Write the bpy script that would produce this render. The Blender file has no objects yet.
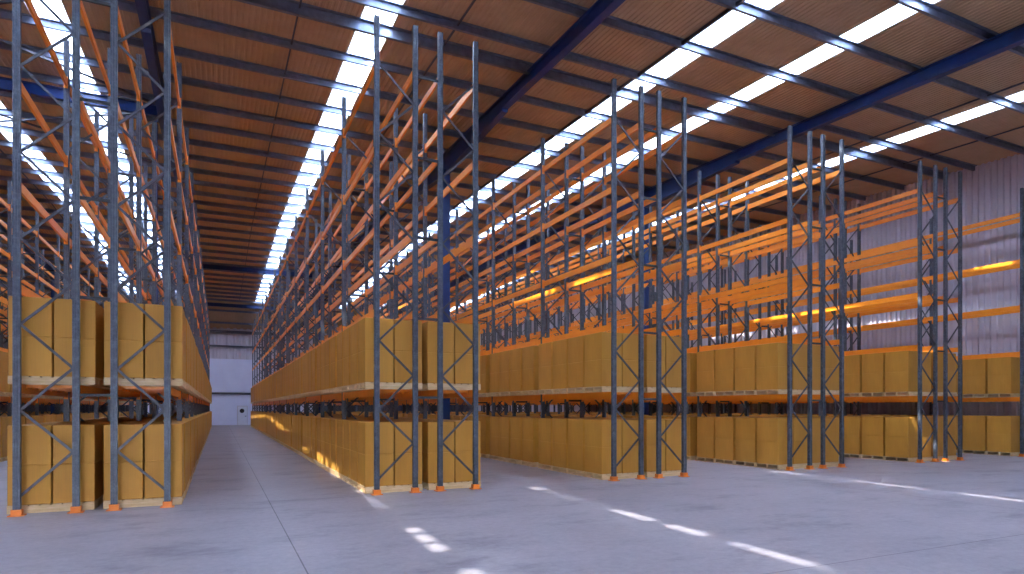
import bpy, bmesh, math, random
from mathutils import Vector, Matrix

random.seed(7)
SC = bpy.context.scene
COL = SC.collection
S = 0.83            # layout numbers below are in survey units; one unit is 0.83 m

# ------------------------------------------------------------------ camera
FPX = 625.0
YAW = math.atan(293.0 / FPX)
cam_d = bpy.data.cameras.new('camera')
cam = bpy.data.objects.new('camera', cam_d)
COL.objects.link(cam)
cam.location = (0, 0, 2.1 * S)
cam.rotation_euler = (math.radians(90), 0, -YAW)
cam_d.sensor_width = 36.0
cam_d.lens = FPX / 1024.0 * 36.0
cam_d.shift_y = (408.0 - 287.0) / 1024.0
cam_d.clip_start = 0.05
cam_d.clip_end = 500
SC.camera = cam

# ------------------------------------------------------------------ world, sun, exposure
SKY = 48.0
w = bpy.data.worlds.new('sky'); SC.world = w; w.use_nodes = True
bg = w.node_tree.nodes['Background']
bg.inputs[0].default_value = (0.83, 0.88, 1.0, 1)
bg.inputs[1].default_value = SKY

SUN_DIR = Vector((0.885, 0.22, -1.0))
sd = bpy.data.lights.new('sun', 'SUN'); so = bpy.data.objects.new('sun', sd); COL.objects.link(so)
sd.energy = 62.0
sd.angle = math.radians(0.7)
sd.color = (1.0, 0.93, 0.84)
so.rotation_euler = SUN_DIR.to_track_quat('-Z', 'Y').to_euler()
so.location = (-20, -10, 40)

SC.view_settings.view_transform = 'Standard'
SC.view_settings.look = 'None'
SC.view_settings.gamma = 1.0
SC.view_settings.use_curve_mapping = False
SC.view_settings.exposure = 0.36
SC.cycles.use_denoising = True
SC.cycles.max_bounces = 8
SC.cycles.diffuse_bounces = 6
SC.cycles.glossy_bounces = 3
SC.cycles.transparent_max_bounces = 16
SC.cycles.sample_clamp_indirect = 12.0

# ------------------------------------------------------------------ building dimensions (survey units)
XL, XR = -25.0, 33.2            # side walls
YF, YB = -11.0, 84.1             # front opening, back wall
Y_RIDGE, Y_DROP = 48.0, 79.0
STRIPS = [-8.45, -4.68, 4.35, 13.85, 17.8, 26.8]
SUN_SLITS = [-8.8, -4.45, 4.75, 13.85, 17.8, 26.8]     # clear slit added to each strip to steer the sun streaks
STRIP_WS = [1.0, 1.0, .95, 1.05, .85, .9]
RAFTERS = [-13.4, -1.95, 9.65, 21.2]


def roof_z(y):
    if y <= Y_RIDGE:
        return 13.0 + 0.045 * y
    if y <= Y_DROP:
        return 15.16 - 0.021 * (y - Y_RIDGE)
    return 14.51 - (y - Y_DROP) * 0.52


def portal(name, x0, x1, y0, z0, y1, z1):
    """area lamp used only as a sampling guide for the daylight that enters an opening"""
    ld = bpy.data.lights.new(name, 'AREA')
    ld.shape = 'RECTANGLE'
    c = Vector(((x0 + x1) / 2, (y0 + y1) / 2, (z0 + z1) / 2)) * S
    d = Vector((0, y1 - y0, z1 - z0)) * S
    ld.size = (x1 - x0) * S
    ld.size_y = d.length
    ld.cycles.is_portal = True
    o = bpy.data.objects.new(name, ld); COL.objects.link(o)
    o.location = c
    yax = d.normalized(); xax = Vector((1, 0, 0)); zax = xax.cross(yax)
    o.rotation_euler = Matrix((xax, yax, zax)).transposed().to_euler()
    return o


for x in STRIPS:
    portal('daylight_portal', x - .5, x + .5, YF, roof_z(YF) + .12, Y_RIDGE, roof_z(Y_RIDGE) + .12)
    portal('daylight_portal', x - .5, x + .5, Y_RIDGE, roof_z(Y_RIDGE) + .12, Y_DROP, roof_z(Y_DROP) + .12)

FILL_OPENINGS = [(-7.0, -2.6)]      # unseen opening added in the front wall for fill daylight, behind the camera
for a, b in FILL_OPENINGS:
    portal('daylight_portal', a, b, YF - .3, 2.6, YF - .3, 0.0)


# ------------------------------------------------------------------ materials
def new_mat(name):
    m = bpy.data.materials.new(name); m.use_nodes = True
    nt = m.node_tree
    return m, nt, nt.nodes['Principled BSDF'], nt.nodes['Material Output']


def coords(nt, scale=(1, 1, 1), kind='Object'):
    tc = nt.nodes.new('ShaderNodeTexCoord'); mp = nt.nodes.new('ShaderNodeMapping')
    mp.inputs['Scale'].default_value = scale
    nt.links.new(tc.outputs[kind], mp.inputs['Vector'])
    return mp.outputs['Vector']


def noise(nt, vec, scale, detail=4, rough=.55):
    n = nt.nodes.new('ShaderNodeTexNoise')
    n.inputs['Scale'].default_value = scale
    n.inputs['Detail'].default_value = detail
    n.inputs['Roughness'].default_value = rough
    nt.links.new(vec, n.inputs['Vector'])
    return n.outputs['Fac']


def ramp(nt, fac, stops):
    r = nt.nodes.new('ShaderNodeValToRGB')
    e = r.color_ramp.elements
    while len(e) < len(stops):
        e.new(0.5)
    for k, (p, c) in enumerate(stops):
        e[k].position = p
        e[k].color = tuple(c) + (1,) if len(c) == 3 else c
    nt.links.new(fac, r.inputs['Fac'])
    return r.outputs['Color']


def mul(nt, a, b, fac=1.0):
    m = nt.nodes.new('ShaderNodeMix'); m.data_type = 'RGBA'; m.blend_type = 'MULTIPLY'
    m.inputs['Factor'].default_value = fac
    nt.links.new(a, m.inputs[6]); nt.links.new(b, m.inputs[7])
    return m.outputs[2]


def bump(nt, bsdf, h, strength=.3, dist=.01):
    b = nt.nodes.new('ShaderNodeBump')
    b.inputs['Strength'].default_value = strength
    b.inputs['Distance'].default_value = dist
    nt.links.new(h, b.inputs['Height']); nt.links.new(b.outputs['Normal'], bsdf.inputs['Normal'])


def simple(name, c0, c1, scale=8.0, rough=.5, metal=0.0, stretch=(1, 1, 1), rnd=0.0, bmp=0.0):
    m, nt, b, out = new_mat(name)
    v = coords(nt, stretch)
    f = noise(nt, v, scale)
    col = ramp(nt, f, [(.3, c0), (.7, c1)])
    if rnd:
        oi = nt.nodes.new('ShaderNodeObjectInfo')
        rc = ramp(nt, oi.outputs['Random'], [(0, (1 - rnd,) * 3), (1, (1, 1, 1))])
        col = mul(nt, col, rc)
    nt.links.new(col, b.inputs['Base Color'])
    b.inputs['Roughness'].default_value = rough
    b.inputs['Metallic'].default_value = metal
    if bmp:
        bump(nt, b, f, bmp)
    return m


def galvanised():
    m, nt, b, out = new_mat('galvanised_steel')
    v = coords(nt, (1, 1, 1))
    f = noise(nt, v, 14.0, 5, .7)
    c = ramp(nt, f, [(.25, (.045, .053, .068)), (.5, (.088, .10, .125)), (.78, (.18, .20, .235))])
    nt.links.new(c, b.inputs['Base Color'])
    b.inputs['Metallic'].default_value = .35
    b.inputs['Roughness'].default_value = .48
    return m


def carton_mat(name, rnd=.10):
    m, nt, b, out = new_mat(name)
    v = coords(nt, (1, 1, .25))
    f = noise(nt, v, 3.0, 3)
    c = ramp(nt, f, [(.3, (.57, .255, .027)), (.7, (.66, .31, .036))])
    fine = noise(nt, coords(nt, (60, 60, 2)), 1.0, 2)
    c = mul(nt, c, ramp(nt, fine, [(.3, (.93, .93, .93)), (.7, (1, 1, 1))]))
    oi = nt.nodes.new('ShaderNodeObjectInfo')
    c = mul(nt, c, ramp(nt, oi.outputs['Random'], [(0, (1 - rnd, 1 - rnd * 1.1, 1 - rnd * 1.3)), (1, (1, 1, 1))]))
    nt.links.new(c, b.inputs['Base Color'])
    b.inputs['Roughness'].default_value = .62
    return m


def floor_mat():
    m, nt, b, out = new_mat('polished_concrete')
    v = coords(nt)
    n1 = noise(nt, v, .35, 6, .6)
    c = ramp(nt, n1, [(.25, (.33, .295, .315)), (.55, (.385, .345, .365)), (.8, (.43, .39, .41))])
    v2 = coords(nt, (.6, 1.1, 1))
    n2 = noise(nt, v2, .9, 8, .72)
    c = mul(nt, c, ramp(nt, n2, [(.33, (.60, .60, .62)), (.47, (1, 1, 1))]), .8)
    n3 = noise(nt, v, 9.0, 6, .8)
    c = mul(nt, c, ramp(nt, n3, [(.3, (.74, .74, .76)), (.65, (1, 1, 1))]))
    # saw-cut joints
    sep = nt.nodes.new('ShaderNodeSeparateXYZ'); nt.links.new(v, sep.inputs[0])

    def line(axis, pos, w):
        s = nt.nodes.new('ShaderNodeMath'); s.operation = 'SUBTRACT'
        nt.links.new(sep.outputs[axis], s.inputs[0]); s.inputs[1].default_value = pos * S
        a = nt.nodes.new('ShaderNodeMath'); a.operation = 'ABSOLUTE'; nt.links.new(s.outputs[0], a.inputs[0])
        g = nt.nodes.new('ShaderNodeMath'); g.operation = 'LESS_THAN'; nt.links.new(a.outputs[0], g.inputs[0])
        g.inputs[1].default_value = w
        return g.outputs[0]
    tot = None
    for ax, p, ww in ((0, 1.02, .008), (0, 15.0, .009), (1, 5.8, .007), (1, 15.0, .007), (1, 24.4, .007), (0, -13, .009), (0, 29, .009)):
        l = line(ax, p, ww)
        if tot is None:
            tot = l
        else:
            mx = nt.nodes.new('ShaderNodeMath'); mx.operation = 'MAXIMUM'
            nt.links.new(tot, mx.inputs[0]); nt.links.new(l, mx.inputs[1]); tot = mx.outputs[0]
    c = mul(nt, c, ramp(nt, tot, [(0, (1, 1, 1)), (1, (.30, .28, .30))]))
    nt.links.new(c, b.inputs['Base Color'])
    rr = ramp(nt, n2, [(.3, (.5, .5, .5)), (.7, (.36, .36, .36))])
    nt.links.new(rr, b.inputs['Roughness'])
    bump(nt, b, n3, .12, .004)
    return m


def glazing_mat():
    m, nt, b, out = new_mat('sun_slit_rooflight_sheet')
    nt.nodes.remove(b)
    tr = nt.nodes.new('ShaderNodeBsdfTransparent'); tl = nt.nodes.new('ShaderNodeBsdfTranslucent')
    mx = nt.nodes.new('ShaderNodeMixShader'); mx.inputs[0].default_value = .45
    # sheet dimmed except for broken clear slits, added to shape the floor sun streaks
    v = coords(nt, (.3, .8, 1))
    n = noise(nt, v, 1.0, 3, .5)
    c = ramp(nt, n, [(.465, (.15, .17, .19)), (.515, (.88, .92, .96))])
    sep = nt.nodes.new('ShaderNodeSeparateXYZ'); nt.links.new(coords(nt), sep.inputs[0])
    tot = None
    for xs_ in SUN_SLITS:
        a = nt.nodes.new('ShaderNodeMath'); a.operation = 'SUBTRACT'; nt.links.new(sep.outputs[0], a.inputs[0])
        a.inputs[1].default_value = xs_ * S
        b_ = nt.nodes.new('ShaderNodeMath'); b_.operation = 'ABSOLUTE'; nt.links.new(a.outputs[0], b_.inputs[0])
        if tot is None:
            tot = b_.outputs[0]
        else:
            mn = nt.nodes.new('ShaderNodeMath'); mn.operation = 'MINIMUM'
            nt.links.new(tot, mn.inputs[0]); nt.links.new(b_.outputs[0], mn.inputs[1]); tot = mn.outputs[0]
    slit_mask = ramp(nt, tot, [(.06, (1, 1, 1)), (.085, (0, 0, 0))])
    mc = nt.nodes.new('ShaderNodeMix'); mc.data_type = 'RGBA'
    nt.links.new(slit_mask, mc.inputs['Factor']); mc.inputs[6].default_value = (.15, .17, .19, 1)
    nt.links.new(c, mc.inputs[7])
    nt.links.new(mc.outputs[2], tr.inputs['Color'])
    tl.inputs['Color'].default_value = (.54, .61, .73, 1)
    nt.links.new(tr.outputs[0], mx.inputs[1]); nt.links.new(tl.outputs[0], mx.inputs[2])
    nt.links.new(mx.outputs[0], out.inputs['Surface'])
    return m


M = {}
M['steel'] = galvanised()
M['brace'] = simple('brace_steel', (.045, .044, .055), (.10, .098, .115), 10, .5, .35)
M['dark_steel'] = simple('dark_spacer_steel', (.03, .03, .035), (.05, .05, .055), 10, .6, .2)
M['orange'] = simple('orange_paint', (.92, .275, .014), (.98, .325, .02), 3, .38)
M['foot'] = simple('orange_foot_paint', (.80, .19, .012), (.9, .25, .02), 5, .45)
M['carton'] = carton_mat('kraft_cardboard')
M['wood'] = simple('pallet_pine', (.66, .44, .21), (.88, .65, .37), 6, .7, 0, (.6, 6, 6), .12)
M['floor'] = floor_mat()
M['roof'] = simple('brown_roof_lining', (.47, .31, .18), (.53, .355, .215), 2.0, .65)
M['purlin'] = simple('zinc_purlin', (.16, .18, .24), (.22, .25, .34), 6, .45, .7)
M['blue'] = simple('blue_structural_paint', (.003, .024, .125), (.005, .038, .18), 3, .4)
M['cladding'] = simple('grey_wall_sheet', (.56, .51, .57), (.63, .58, .64), 1.5, .5, .1, (1, 1, .3))
M['white_wall'] = simple('pale_painted_wall', (.66, .66, .82), (.72, .72, .87), .8, .7)
M['dark_sheet'] = simple('dark_wall_sheet', (.05, .05, .065), (.08, .08, .10), 1.5, .6)
M['rail'] = simple('dark_rail_paint', (.05, .05, .07), (.07, .07, .09), 5, .5)
M['door'] = simple('white_door_paint', (.68, .68, .76), (.72, .72, .80), 4, .5)
M['black'] = simple('black_rubber', (.012, .012, .014), (.02, .02, .022), 5, .4)
M['glazing'] = glazing_mat()
M['ground'] = simple('bounce_ground_grey', (.20, .20, .21), (.26, .26, .27), 1, .9)


# ------------------------------------------------------------------ mesh helpers
class MB:
    def __init__(s):
        s.v = []; s.f = []

    def box(s, x0, x1, y0, y1, z0, z1):
        n = len(s.v)
        s.v += [(x, y, z) for z in (z0, z1) for y in (y0, y1) for x in (x0, x1)]
        s.f += [tuple(n + k for k in q) for q in
                ((0, 2, 3, 1), (4, 5, 7, 6), (0, 1, 5, 4), (2, 6, 7, 3), (0, 4, 6, 2), (1, 3, 7, 5))]
        return s

    def bar(s, p, q, wd, th, up=(0, 1, 0)):
        p = Vector(p); q = Vector(q); d = (q - p).normalized(); u = Vector(up)
        a = d.cross(u).normalized() * wd / 2; b = u.normalized() * th / 2
        n = len(s.v)
        for e in (p, q):
            for sa, sb in ((-1, -1), (1, -1), (1, 1), (-1, 1)):
                s.v.append(tuple(e + a * sa + b * sb))
        s.f += [tuple(n + k for k in q_) for q_ in
                ((0, 3, 2, 1), (4, 5, 6, 7), (0, 1, 5, 4), (1, 2, 6, 5), (2, 3, 7, 6), (3, 0, 4, 7))]
        return s

    def prism(s, pts, z0, z1):
        """closed outline pts (x, y), counter-clockwise, extruded in z"""
        n = len(s.v); k = len(pts)
        s.v += [(x, y, z0) for x, y in pts] + [(x, y, z1) for x, y in pts]
        s.f += [(n + i, n + (i + 1) % k, n + k + (i + 1) % k, n + k + i) for i in range(k)]
        s.f += [tuple(n + i for i in reversed(range(k))), tuple(n + k + i for i in range(k))]
        return s

    def prof(s, pts3a, pts3b):
        """closed outline given at both ends as 3-D points"""
        n = len(s.v); k = len(pts3a)
        s.v += list(pts3a) + list(pts3b)
        s.f += [(n + i, n + (i + 1) % k, n + k + (i + 1) % k, n + k + i) for i in range(k)]
        s.f += [tuple(n + i for i in reversed(range(k))), tuple(n + k + i for i in range(k))]
        return s

    def cyl(s, c, r, y0, y1, n_=20):
        return s.prof([(c[0] + r * math.cos(t), y0, c[1] + r * math.sin(t)) for t in [2 * math.pi * i / n_ for i in range(n_)]],
                      [(c[0] + r * math.cos(t), y1, c[1] + r * math.sin(t)) for t in [2 * math.pi * i / n_ for i in range(n_)]])

    def mesh(s, name, mat, bevel=0.0):
        me = bpy.data.meshes.new(name)
        me.from_pydata([(x * S, y * S, z * S) for x, y, z in s.v], [], s.f)
        bm = bmesh.new(); bm.from_mesh(me)
        bmesh.ops.recalc_face_normals(bm, faces=bm.faces)
        if bevel:
            bmesh.ops.bevel(bm, geom=[e for e in bm.edges if e.is_manifold and e.calc_face_angle(0) > .5],
                            offset=bevel, segments=1, affect='EDGES')
        bm.to_mesh(me); bm.free()
        me.materials.append(M[mat])
        return me


def obj(name, me, parent=None, loc=(0, 0, 0), rz=0.0):
    o = bpy.data.objects.new(name, me)
    COL.objects.link(o)
    o.location = (loc[0] * S, loc[1] * S, loc[2] * S)
    if rz:
        o.rotation_euler[2] = rz
    if parent:
        o.parent = parent
    return o


def tag(o, label, cat, group=None):
    o['label'] = label; o['category'] = cat
    if group:
        o['group'] = group
    return o


def struct(name, mb, mat, label=None, cat=None, parent=None, group=None):
    o = obj(name, mb.mesh(name, mat), parent)
    if not parent:
        o['kind'] = 'structure'
        if label:
            o['label'] = label
        if cat:
            o['category'] = cat
        if group:
            o['group'] = group
    return o


# ------------------------------------------------------------------ shell
struct('bounce_ground', MB().box(-60, 70, YF - 50, YF - .01, -.35, -.02), 'ground',  # unseen ground, added to bounce daylight in through the front opening
       'unseen grey ground added outside the fill opening to bounce daylight', 'ground')
struct('floor', MB().box(XL - .3, XR + .3, YF, YB + .3, -.3, 0), 'floor',
       'smooth grey concrete warehouse floor with thin saw-cut joints', 'floor')

RP = .17            # rib pitch of the roof sheet


def rib_z(x, amp=.022):
    t = (x / RP) % 1.0
    if t < .5:
        return 0.0
    if t < .6:
        return amp * (t - .5) / .1
    if t < .9:
        return amp
    return amp * (1 - t) / .1


def sheet(x0, x1, ys, mb, th=.03):
    xs = [x0]
    k = math.floor(x0 / RP)
    while k * RP < x1:
        for f in (0, .5, .6, .9):
            x = (k + f) * RP
            if x0 + .003 < x < x1 - .003:
                xs.append(x)
        k += 1
    xs.append(x1)
    n = len(mb.v); nx = len(xs); ny = len(ys)
    for off in (0, th):
        for y in ys:
            for x in xs:
                mb.v.append((x, y, roof_z(y) + rib_z(x) + off))
    L = nx * ny
    for j in range(ny - 1):
        for i in range(nx - 1):
            a = n + j * nx + i
            mb.f.append((a, a + 1, a + nx + 1, a + nx))
            mb.f.append((a + L, a + L + nx, a + L + nx + 1, a + L + 1))
    for j in range(ny - 1):
        for i in (0, nx - 1):
            a = n + j * nx + i
            mb.f.append((a, a + nx, a + nx + L, a + L))
    for i in range(nx - 1):
        for j in (0, ny - 1):
            a = n + j * nx + i
            mb.f.append((a, a + 1, a + 1 + L, a + L))


edges = [XL - .3]
for x, sw in zip(STRIPS, STRIP_WS):
    edges += [x - sw / 2, x + sw / 2]
edges.append(XR + .3)
ceil = MB()
YS = [YF - 1, Y_RIDGE, Y_DROP]
for i in range(0, len(edges), 2):
    sheet(edges[i], edges[i + 1], YS, ceil)
sheet(XL - .3, XR + .3, [Y_DROP, YB + .3], ceil)
struct('ceiling', ceil, 'roof', 'brown corrugated roof lining between the skylight strips', 'ceiling')
for i, x in enumerate(STRIPS):
    g = MB(); sheet(x - STRIP_WS[i] / 2, x + STRIP_WS[i] / 2, YS, g, .012)
    struct('window_%d' % (i + 1), g, 'glazing',
           ['bright skylight strip, outermost on the left', 'bright skylight strip behind the left rack',
            'bright skylight strip above the rack right of the aisle', 'bright skylight strip between the second and third racks right of the aisle, first of a close pair',
            'bright skylight strip, right one of the close pair', 'bright skylight strip nearest the right wall'][i], 'skylight')


def corr_wall(mb, axis, pos, a0, a1, z0, ztop, pitch, amp, sgn, th=.04):
    """trapezoid sheet wall; axis 'x': wall plane at x=pos running along y, 'y': plane at y=pos along x"""
    pts = []
    k = 0
    a = a0
    while a < a1:
        for f, d in ((0, 0), (.42, 0), (.52, 1), (.9, 1)):
            t = a + f * pitch
            if t <= a1:
                pts.append((t, d * amp))
        a += pitch
    pts.append((a1, 0))
    n = len(mb.v)
    for off in (0, th):
        for top in (0, 1):
            for t, d in pts:
                z = ztop(t) if top else z0
                c = pos + sgn * (d - off)
                mb.v.append((c, t, z) if axis == 'x' else (t, c, z))
    K = len(pts)
    for L in (0, 2 * K):
        for i in range(K - 1):
            mb.f.append((n + L + i, n + L + i + 1, n + L + K + i + 1, n + L + K + i))
    for i in range(K - 1):
        mb.f.append((n + i, n + i + 1, n + 2 * K + i + 1, n + 2 * K + i))
        mb.f.append((n + K + i, n + K + i + 1, n + 3 * K + i + 1, n + 3 * K + i))
    return mb


zr = lambda y: roof_z(y) + .03
wr = corr_wall(MB(), 'x', XR, YF, Y_RIDGE, 0, zr, .27, .085, -1)
corr_wall(wr, 'x', XR, Y_RIDGE, Y_DROP, 0, zr, .27, .085, -1)
corr_wall(wr, 'x', XR, Y_DROP, YB, 0, zr, .27, .085, -1)
struct('wall_right', wr, 'cladding', 'grey-lilac ribbed metal wall behind the last rack on the right', 'wall')
wl = corr_wall(MB(), 'x', XL, YF, Y_RIDGE, 0, zr, .27, .085, 1)
corr_wall(wl, 'x', XL, Y_RIDGE, Y_DROP, 0, zr, .27, .085, 1)
corr_wall(wl, 'x', XL, Y_DROP, YB, 0, zr, .27, .085, 1)
struct('wall_left', wl, 'cladding', 'grey ribbed metal wall far to the left', 'wall')
wf = corr_wall(MB(), 'y', YF, XL, XR, 2.6, lambda t: roof_z(YF) + .03, .27, .085, 1)
xa = XL
for a, b in FILL_OPENINGS + [(XR, XR)]:
    corr_wall(wf, 'y', YF, xa, a, 0.0, lambda t: 2.6, .27, .085, 1)
    xa = b
struct('wall_front', wf, 'cladding',
       'ribbed metal wall with an opening added for fill daylight behind the camera', 'wall')
wb = MB().box(-9, 11, YB, YB + .3, 0, 8.1)
wb.box(-9, 11, YB - .05, YB, 4.05, 8.1)
wc = corr_wall(MB(), 'y', YB + .1, XL, -9, 0, lambda t: 8.1, .75, .12, -1)
corr_wall(wc, 'y', YB + .1, 11, XR, 0, lambda t: 8.1, .75, .12, -1)
struct('wall_back_lower', wc, 'dark_sheet', 'dark ribbed sheeting of the end wall beside the painted part', 'wall')
struct('wall_back', wb, 'white_wall', 'pale lavender painted wall at the far end of the aisle', 'wall')
struct('wall_back_upper', corr_wall(MB(), 'y', YB + .1, XL, XR, 8.1, lambda t: roof_z(YB) + .05, .75, .16, -1), 'cladding',
       'ribbed metal sheeting above the painted end wall', 'wall')
struct('trim_1', MB().box(XL, XR, YB - .2, YB - .051, 3.75, 4.0), 'rail', 'dark horizontal rail across the painted end wall', 'trim')
struct('trim_2', MB().box(XL, XR, YB - .35, YB - .13, 9.55, 9.75), 'rail', 'thin dark rail across the ribbed end wall', 'trim')
struct('trim_3', MB().box(XL, XR, YB - .5, YB - .2, 11.2, 11.55), 'rail', 'thick dark beam under the roof at the end wall', 'trim')

# door in the end wall
dr = obj('door_1', MB().box(-.5, .5, -.07, 0, .02, 2.28).mesh('door_leaf', 'door'), None, (2.62, YB - .01, 0))
dr['kind'] = 'structure'; dr['label'] = 'white door with a small round dark window at the end of the aisle'; dr['category'] = 'door'
obj('door_frame', MB().box(-.6, -.505, -.1, 0, 0, 2.38).box(.505, .6, -.1, 0, 0, 2.38).box(-.6, .6, -.1, 0, 2.285, 2.38).mesh('door_frame', 'cladding'), dr)
obj('porthole_rim', MB().cyl((-.05, 1.75), .27, -.1, -.068).mesh('porthole_rim', 'rail'), dr)
obj('porthole_pane', MB().cyl((-.05, 1.75), .23, -.11, -.099).mesh('porthole_pane', 'black'), dr)
obj('door_handle', MB().box(.36, .42, -.12, -.07, 1.0, 1.18).box(.26, .42, -.14, -.11, 1.07, 1.11).mesh('door_handle', 'steel'), dr)

# purlins (Z sections along x), each its own member
def z_purlin(y, h=.22, mat='purlin', lab='dark steel roof purlin running across the hall', drop=0.0, fl=.09):
    z1 = roof_z(y) - .005 - drop
    t = .02
    pts = [(y, z1 - h), (y, z1), (y - fl, z1), (y - fl, z1 - t), (y - t, z1 - t), (y - t, z1 - h + t)]
    pts = [(y + fl, z1 - h), (y + fl, z1 - h + t), (y + t, z1 - h + t), (y + t, z1), (y - fl, z1), (y - fl, z1 - t), (y, z1 - t), (y, z1 - h)]
    mb = MB().prof([(XL, a, b) for a, b in pts], [(XR - .1, a, b) for a, b in pts])
    return struct('roof_purlin', mb, mat, lab, 'purlin', group='roof purlins')


ys = []
y = 17.85
while y > YF:
    ys.append(y); y -= 2.28
y = 21.3
while y < YB - 1:
    ys.append(y); y += 2.2
for y in sorted(ys):
    z_purlin(y)
p = z_purlin(19.1, .30, lab='deeper roof beam of the close pair across the hall', fl=.12)
p['group'] = 'deep cross beams'


# rafters: blue I-beams along y with haunches at the columns
def rafter(x):
    mb = MB()
    top = lambda y: roof_z(y) - .23
    hw, ft = .13, .035
    segs = [(YF, .46), (21.2, .46), (21.25, .56), (28.0, 1.0), (34.9, .56), (34.95, .46), (Y_RIDGE, .46), (61.0, .46), (61.05, .56), (68.0, 1.0), (75.0, .56), (75.05, .46), (Y_DROP, .46), (YB, .46)]
    for (ya, da), (yb, db) in zip(segs, segs[1:]):
        ta, tb = top(ya), top(yb)
        for (o0, o1, o0b, o1b, w_) in ((0, ft, 0, ft, hw), (ft, da - ft, ft, db - ft, .02), (da - ft, da, db - ft, db, hw)):
            mb.prof([(x - w_, ya, ta - o1), (x + w_, ya, ta - o1), (x + w_, ya, ta - o0), (x - w_, ya, ta - o0)],
                    [(x - w_, yb, tb - o1b), (x + w_, yb, tb - o1b), (x + w_, yb, tb - o0b), (x - w_, yb, tb - o0b)])
    return mb


RL = {-13.4: 'dark blue roof rafter far on the left', -1.95: 'dark blue roof rafter above the left rack',
      9.65: 'dark blue roof rafter crossing above the middle of the hall', 21.2: 'bright blue roof rafter on the right side of the hall',
      }
for x in RAFTERS:
    struct('roof_rafter', rafter(x), 'blue', RL[x], 'rafter')
    for yc in (28.0, 68.0):
        top = roof_z(yc) - 1.0
        xx, hw = (x, .17) if x != -1.95 else (-2.25, .07)
        mb = MB().box(xx - hw, xx + hw, yc - .2, yc - .17, .03, top).box(xx - hw, xx + hw, yc + .17, yc + .2, .03, top)
        mb.box(xx - .015, xx + .015, yc - .17, yc + .17, .03, top)
        mb.box(xx - hw - (.08 if hw > .1 else 0), xx + hw + (.08 if hw > .1 else 0), yc - .28, yc + .28, 0, .03)
        struct('steel_column', mb, 'blue', ('blue steel column under the rafter, ' if yc < 30 else 'blue steel column at the far end under the rafter, ') +
               {-13.4: 'far left', -1.95: 'inside the left rack', 9.65: 'behind the rack right of the aisle', 21.2: 'behind the third rack on the right'}[x], 'column')

# blue cross beams and thin braces
def cross(x0, x1, y, dz, h, lab, mat='blue'):
    z = roof_z(y) - dz
    mb = MB().box(x0, x1, y - .1, y + .1, z - h, z - h + .03).box(x0, x1, y - .1, y + .1, z - .03, z).box(x0, x1, y - .015, y + .015, z - h, z)
    struct('cross_beam', mb, mat, lab, 'beam')


cross(XL, -2.12, 28.0, .35, .42, 'blue cross beam between the columns behind the left rack')
cross(-1.8, 9.5, 60.0, .4, .4, 'dark blue cross beam far down above the aisle')
cross(-1.8, 9.5, 79.0, .4, .4, 'dark blue cross beam near the end wall above the aisle')


def rod(p, q, lab, name='brace_rod', r=.035):
    struct(name, MB().bar(p, q, r * 2, r * 2, (0, 0, 1)), 'rail', lab, 'brace')


for (ya, yb) in ((19.5, 27.8), (28.3, 36.0)):
    rod((-13.2, ya, roof_z(ya) - .4), (-2.1, yb, roof_z(yb) - .4), 'thin diagonal roof brace above the left rack rising to the right')
    rod((-13.2, yb, roof_z(yb) - .45), (-2.1, ya, roof_z(ya) - .45), 'thin diagonal roof brace above the left rack rising to the left')
for x, rw in ((2.12, .05), (6.55, .05), (13.24, .09), (25.4, .05), (29.6, .05), (-9.6, .05)):
    for (a, b) in ((YF, Y_RIDGE), (Y_RIDGE, Y_DROP)):
        struct('sag_rod', MB().bar((x, a, roof_z(a) - .10), (x, b, roof_z(b) - .10), rw, rw, (0, 0, 1)), 'rail',
               'thin dark tie rod running lengthwise under the roof', 'rod', group='roof tie rods')

# ------------------------------------------------------------------ pallet racks
BAY = 4.38
Y0 = 15.1
H_UP = 11.6
LEVELS = [2.48, 4.45, 6.46, 8.45, 10.48]
FD = 0.96           # post to post across a frame
GAP = 1.61          # start of the second frame
PW, PD = .12, .10
BH, BW = .185, .055


def post_mesh():
    # omega section opening towards -y (front), with lips; thin web on the back
    w_, d_, t = PW / 2, PD / 2, .018
    pts = [(-w_, -d_), (-w_ + .035, -d_), (-w_ + .035, -d_ + t), (-w_ + t, -d_ + t), (-w_ + t, d_ - t), (w_ - t, d_ - t), (w_ - t, -d_ + t),
           (w_ - .035, -d_ + t), (w_ - .035, -d_), (w_, -d_), (w_, d_), (-w_, d_)]
    mb = MB()
    # front rib closes most of the opening, leaving the two slots lines
    mb.prism(pts, .03, H_UP)
    mb.box(-.018, .018, -d_ + .004, d_ - t, .03, H_UP - .01)
    return mb.mesh('post', 'steel')


ME_POST = post_mesh()
ME_FOOT = MB().box(-.13, .13, -.11, .11, 0, .02).box(-.085, .085, -.075, .075, .02, .125).mesh('foot_plate', 'foot')


def brace_mesh(flip):
    mb = MB()
    nodes = []
    z = .38; side = 0
    while z < H_UP - .9:
        nodes.append((side, z)); z += .84; side ^= 1
    e = PW / 2 - .01
    for (s0, z0), (s1, z1) in zip(nodes, nodes[1:]):
        if flip:
            s0, s1 = 1 - s0, 1 - s1
        a = (e if s0 == 0 else FD - e, -.015 if s0 else .015, z0)
        b = (e if s1 == 0 else FD - e, -.015 if s0 else .015, z1)
        mb.bar(a, b, .05, .026)
    return mb.mesh('upright_frame', 'brace')


ME_BRACE = [brace_mesh(0), brace_mesh(1)]


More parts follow.
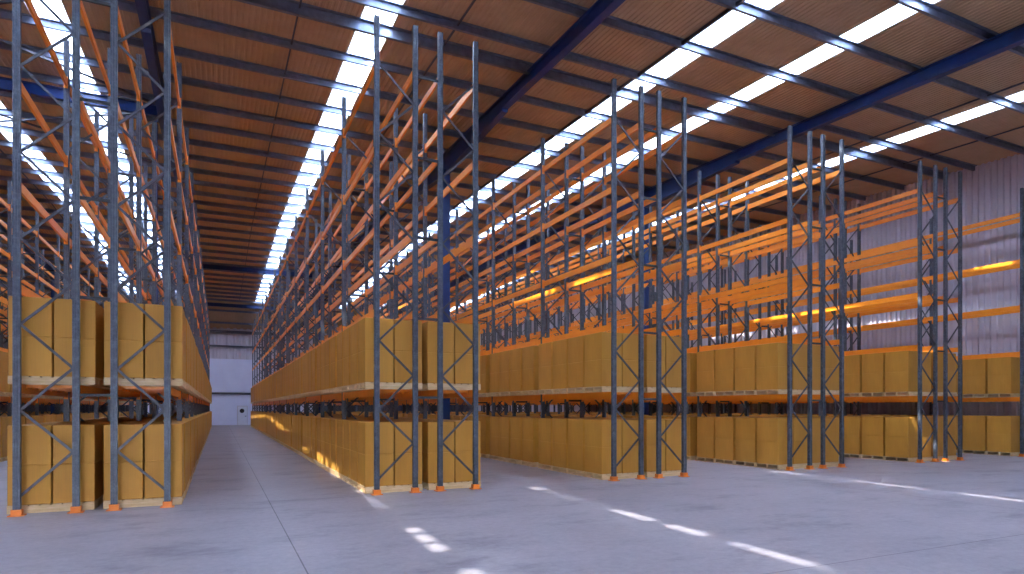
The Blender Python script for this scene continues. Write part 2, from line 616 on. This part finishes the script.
def beam_mesh():
    L = BAY - PD
    mb = MB()
    h, w_ = BH / 2, BW / 2
    # stepped box section
    pts = [(-w_, -h), (w_, -h), (w_, h), (w_ - .02, h), (w_ - .02, h - .03), (-w_, h - .03)]
    mb.prof([(x, PD / 2, z) for x, z in pts], [(x, PD / 2 + L, z) for x, z in pts])
    for yy in (PD / 2 - .001, PD / 2 + L - .019):
        mb.box(-w_ - .022, w_ + .01, yy, yy + .02, -h - .06, h + .05)
    return mb


_bm_l = beam_mesh()
ME_BEAM_L = _bm_l.mesh('beam', 'orange')
_bm_r = beam_mesh(); _bm_r.v = [(-x, y, z) for x, y, z in _bm_r.v]
ME_BEAM_R = _bm_r.mesh('beam', 'orange')
ME_BAR = MB().box(.03, FD - .03, -.05, .05, -.03, .028).box(.02, .06, -.05, .05, -.06, .03).box(FD - .06, FD - .02, -.05, .05, -.06, .03).mesh('support_bar', 'orange')
ME_SPACER = MB().box(FD + PW / 2, GAP - PW / 2, -.02, .02, -.03, .03).mesh('row_spacer', 'dark_steel')


def merged(items, name, parent):
    """items: (mesh, (x,y,z)) merged into one mesh object"""
    vs = []; fs = []
    for me, (x, y, z) in items:
        n = len(vs)
        vs += [(v.co.x + x * S, v.co.y + y * S, v.co.z + z * S) for v in me.vertices]
        fs += [tuple(n + i for i in p.vertices) for p in me.polygons]
    m = bpy.data.meshes.new(name); m.from_pydata(vs, [], fs)
    m.materials.append(items[0][0].materials[0])
    o = bpy.data.objects.new(name, m); COL.objects.link(o)
    o['kind'] = 'stuff'
    if parent:
        o.parent = parent
    return o


RACKS = {
    # key: x of first post, first bay, bays, label
    -1: (3.45 - 3 * 6.98, 8, 14, 'grey and orange pallet rack far behind the others on the left'),
    0: (3.45 - 2 * 6.98, 3, 14, 'grey and orange pallet rack seen through the left rack'),
    1: (-3.56, 0, 14, 'tall grey and orange double pallet rack on the left side of the aisle'),
    2: (3.46, 0, 14, 'tall grey and orange double pallet rack on the right side of the aisle'),
    3: (10.33, 0, 14, 'second double pallet rack right of the aisle, standing mid picture'),
    4: (17.42, 0, 13, 'third double pallet rack right of the aisle, below the bright blue rafter'),
    5: (24.40, 0, 11, 'fourth double pallet rack right of the aisle, before the ribbed wall'),
    6: (31.42, 0, 9, 'single pallet rack against the ribbed right wall at the picture edge'),
}


def dist(x, y):
    return math.hypot(x, y)


for key, (rx, b0, nb, lab) in RACKS.items():
    root = bpy.data.objects.new('pallet_rack', None); COL.objects.link(root)
    root.location = (rx * S, Y0 * S, 0)
    root.empty_display_size = .5
    tag(root, lab, 'pallet rack', 'pallet racks in the hall')
    rows = [0.0] if key == 6 else [0.0, GAP]
    for r, ox in enumerate(rows):
        for k in range(b0, nb + 1):
            fr = obj('upright_frame', ME_BRACE[r], root, (ox, k * BAY, 0))
            for px in (0, FD):
                obj('post', ME_POST, fr, (px, 0, 0))
                obj('foot_plate', ME_FOOT, fr, (px, 0, 0))
    beams = []
    for k in range(b0, nb):
        for ox in rows:
            for s, me in ((0, ME_BEAM_L), (FD, ME_BEAM_R)):
                for z in LEVELS:
                    beams.append((me, (ox + s, k * BAY, z)))
    beams.sort(key=lambda t: t[1][1])
    for me, l in beams[:100]:
        obj('beam', me, root, l)
    if beams[100:]:
        merged(beams[100:], 'beam', root)
    bars = []
    for k in range(b0, nb):
        for ox in rows:
            for j in range(8):
                yy = k * BAY + .27 + .24 + (j // 2) * 1.018 + (j % 2) * .52
                bars.append((ME_BAR, (ox, yy, LEVELS[0] + BH / 2 - .032)))
    bars.sort(key=lambda t: t[1][1])
    nbar = 100 if key in (1, 2, 3) else 48
    for me, l in bars[:nbar]:
        obj('support_bar', me, root, l)
    if bars[nbar:]:
        merged(bars[nbar:], 'support_bar', root)
    if len(rows) == 2:
        for k in range(b0, nb + 1):
            for z in LEVELS:
                if k < 6 or z > 4:
                    obj('row_spacer', ME_SPACER, root, (0, k * BAY, z - .12))

# ------------------------------------------------------------------ pallets and cartons
PLX, PLY, PLH = 1.45, 1.0, .165      # pallet
CX, CZ = .71, 1.585                  # carton width across the rack, height


def pallet_mesh():
    mb = MB()
    for yy in (0, PLY / 2 - .03, PLY - .06):
        mb.box(0, PLX, yy, yy + .06, .02, .14)
        mb.box(0, PLX, yy, yy + .09 if yy < .9 else PLY, 0, .018)
    for x in (0, PLX / 2 - .05, PLX - .1):
        mb.box(x, x + .1, 0, PLY, .0005, .0195)
    n = 8
    wd = .15
    for i in range(n):
        x = i * (PLX - wd) / (n - 1)
        mb.box(x, x + wd, 0, PLY, .142, .163)
    return mb.mesh('wooden_pallet', 'wood')


def carton_mesh():
    mb = MB()
    y0, y1 = .034, PLY - .034
    mb.box(0, CX, y0, y1, 0, CZ * .5 - .004)
    mb.box(.006, CX - .006, y0 + .006, y1 - .006, CZ * .5 - .004, CZ * .5 + .004)
    mb.box(0, CX, y0, y1, CZ * .5 + .004, CZ)
    return mb.mesh('cardboard_carton', 'carton', .008)


ME_PAL = pallet_mesh()
ME_CAR = carton_mesh()
ORD = ['zeroth', 'first', 'second', 'third', 'fourth', 'fifth', 'sixth', 'seventh', 'eighth', 'ninth', 'tenth', 'eleventh', 'twelfth',
       'thirteenth', 'fourteenth', 'fifteenth', 'sixteenth', 'seventeenth', 'eighteenth', 'nineteenth']
TENS = {20: ('twentieth', 'twenty'), 30: ('thirtieth', 'thirty'), 40: ('fortieth', 'forty'), 50: ('fiftieth', 'fifty')}


def ordinal(n):
    if n < 20:
        return ORD[n]
    t = n // 10 * 10
    return TENS[t][0] if n == t else TENS[t][1] + '-' + ORD[n - t]


RNAME = {1: 'rack left of aisle', 2: 'first rack right of aisle', 3: 'second rack right of aisle',
         4: 'third rack right of aisle', 5: 'fourth rack right of aisle', 6: 'rack against right wall'}
FULL = {1: 56, 2: 56, 3: 10, 4: 5, 5: 3, 6: 2}     # face columns the photo shows
car_stuff = []; pal_stuff = []
n_car = n_pal = 0
for key, (rx, b0, nb, lab) in RACKS.items():
    rows = [0] if key == 6 else [0, 1]
    for r in rows:
        x0 = rx + (-.22 if r == 0 else GAP - .225)
        face_row = (key == 1 and r == 1) or (key >= 2 and r == 0)
        for k in range(b0, nb):
            for j in range(4):
                idx = k * 4 + j
                yy = Y0 + k * BAY + .27 + j * 1.018
                for lv, z in ((0, 0.0), (1, LEVELS[0] + BH / 2)):
                    shown_face = face_row and key in FULL and idx < FULL[key]
                    shown_end = key in RNAME and idx == 0
                    lvl = 'on the floor' if lv == 0 else 'raised on beams'
                    side = 'left' if r == 0 else 'right'
                    jx = random.uniform(-.012, .012); jy = random.uniform(-.004, .004)
                    if shown_face or shown_end:
                        o = obj('wooden_pallet', ME_PAL, None, (x0 + jx, yy + jy, z + (.002 if lv else 0)))
                        if idx == 0 and key != 6:
                            tl = 'pine pallet %s, front end, %s half of %s' % ('on the floor' if lv == 0 else 'up on beams', side, RNAME[key])
                        else:
                            tl = 'pine pallet %s, %s from front along %s' % ('on floor' if lv == 0 else 'on beams', ordinal(idx + 1), RNAME[key])
                        tag(o, tl, 'pallet', 'pine pallets under the cartons')
                        n_pal += 1
                    else:
                        pal_stuff.append((ME_PAL, (x0 + jx, yy + jy, z + (.002 if lv else 0))))
                    for c in (0, 1):
                        cx = x0 + jx + c * (PLX - CX)
                        near = (c == 1 and key <= 1) or (c == 0 and key >= 2)
                        rz_ = random.uniform(-.004, .004)
                        if (shown_face and near) or shown_end:
                            o = obj('cardboard_carton', ME_CAR, None, (cx, yy + jy, z + PLH), rz_)
                            if idx == 0 and key != 6:
                                n4 = ORD[1 + c + 2 * r]
                                tl = '%s tan carton, %s from left, front end of %s' % ('floor level' if lv == 0 else 'upper level', n4, RNAME[key])
                            elif idx == 0:
                                tl = 'tall tan carton %s, front end, %s column, %s' % ('on floor' if lv == 0 else 'on beams', 'left' if c == 0 else 'right', RNAME[key])
                            else:
                                tl = 'tall tan carton %s, %s from front along %s' % ('at floor level' if lv == 0 else 'on beams', ordinal(idx + 1), RNAME[key])
                            tag(o, tl, 'cardboard box', 'tan cartons stored on the racks')
                            n_car += 1
                        else:
                            car_stuff.append((ME_CAR, (cx, yy + jy, z + PLH)))
print('individual cartons', n_car, 'pallets', n_pal, 'rest', len(car_stuff), len(pal_stuff))
o = merged(car_stuff, 'cardboard_carton', None)
tag(o, 'remaining tan cartons deeper in the racks, mostly hidden behind the front ones', 'cardboard box', 'tan cartons stored on the racks')
o = merged(pal_stuff, 'wooden_pallet', None)
tag(o, 'remaining pine pallets deeper in the racks, mostly hidden behind the front ones', 'pallet', 'pine pallets under the cartons')
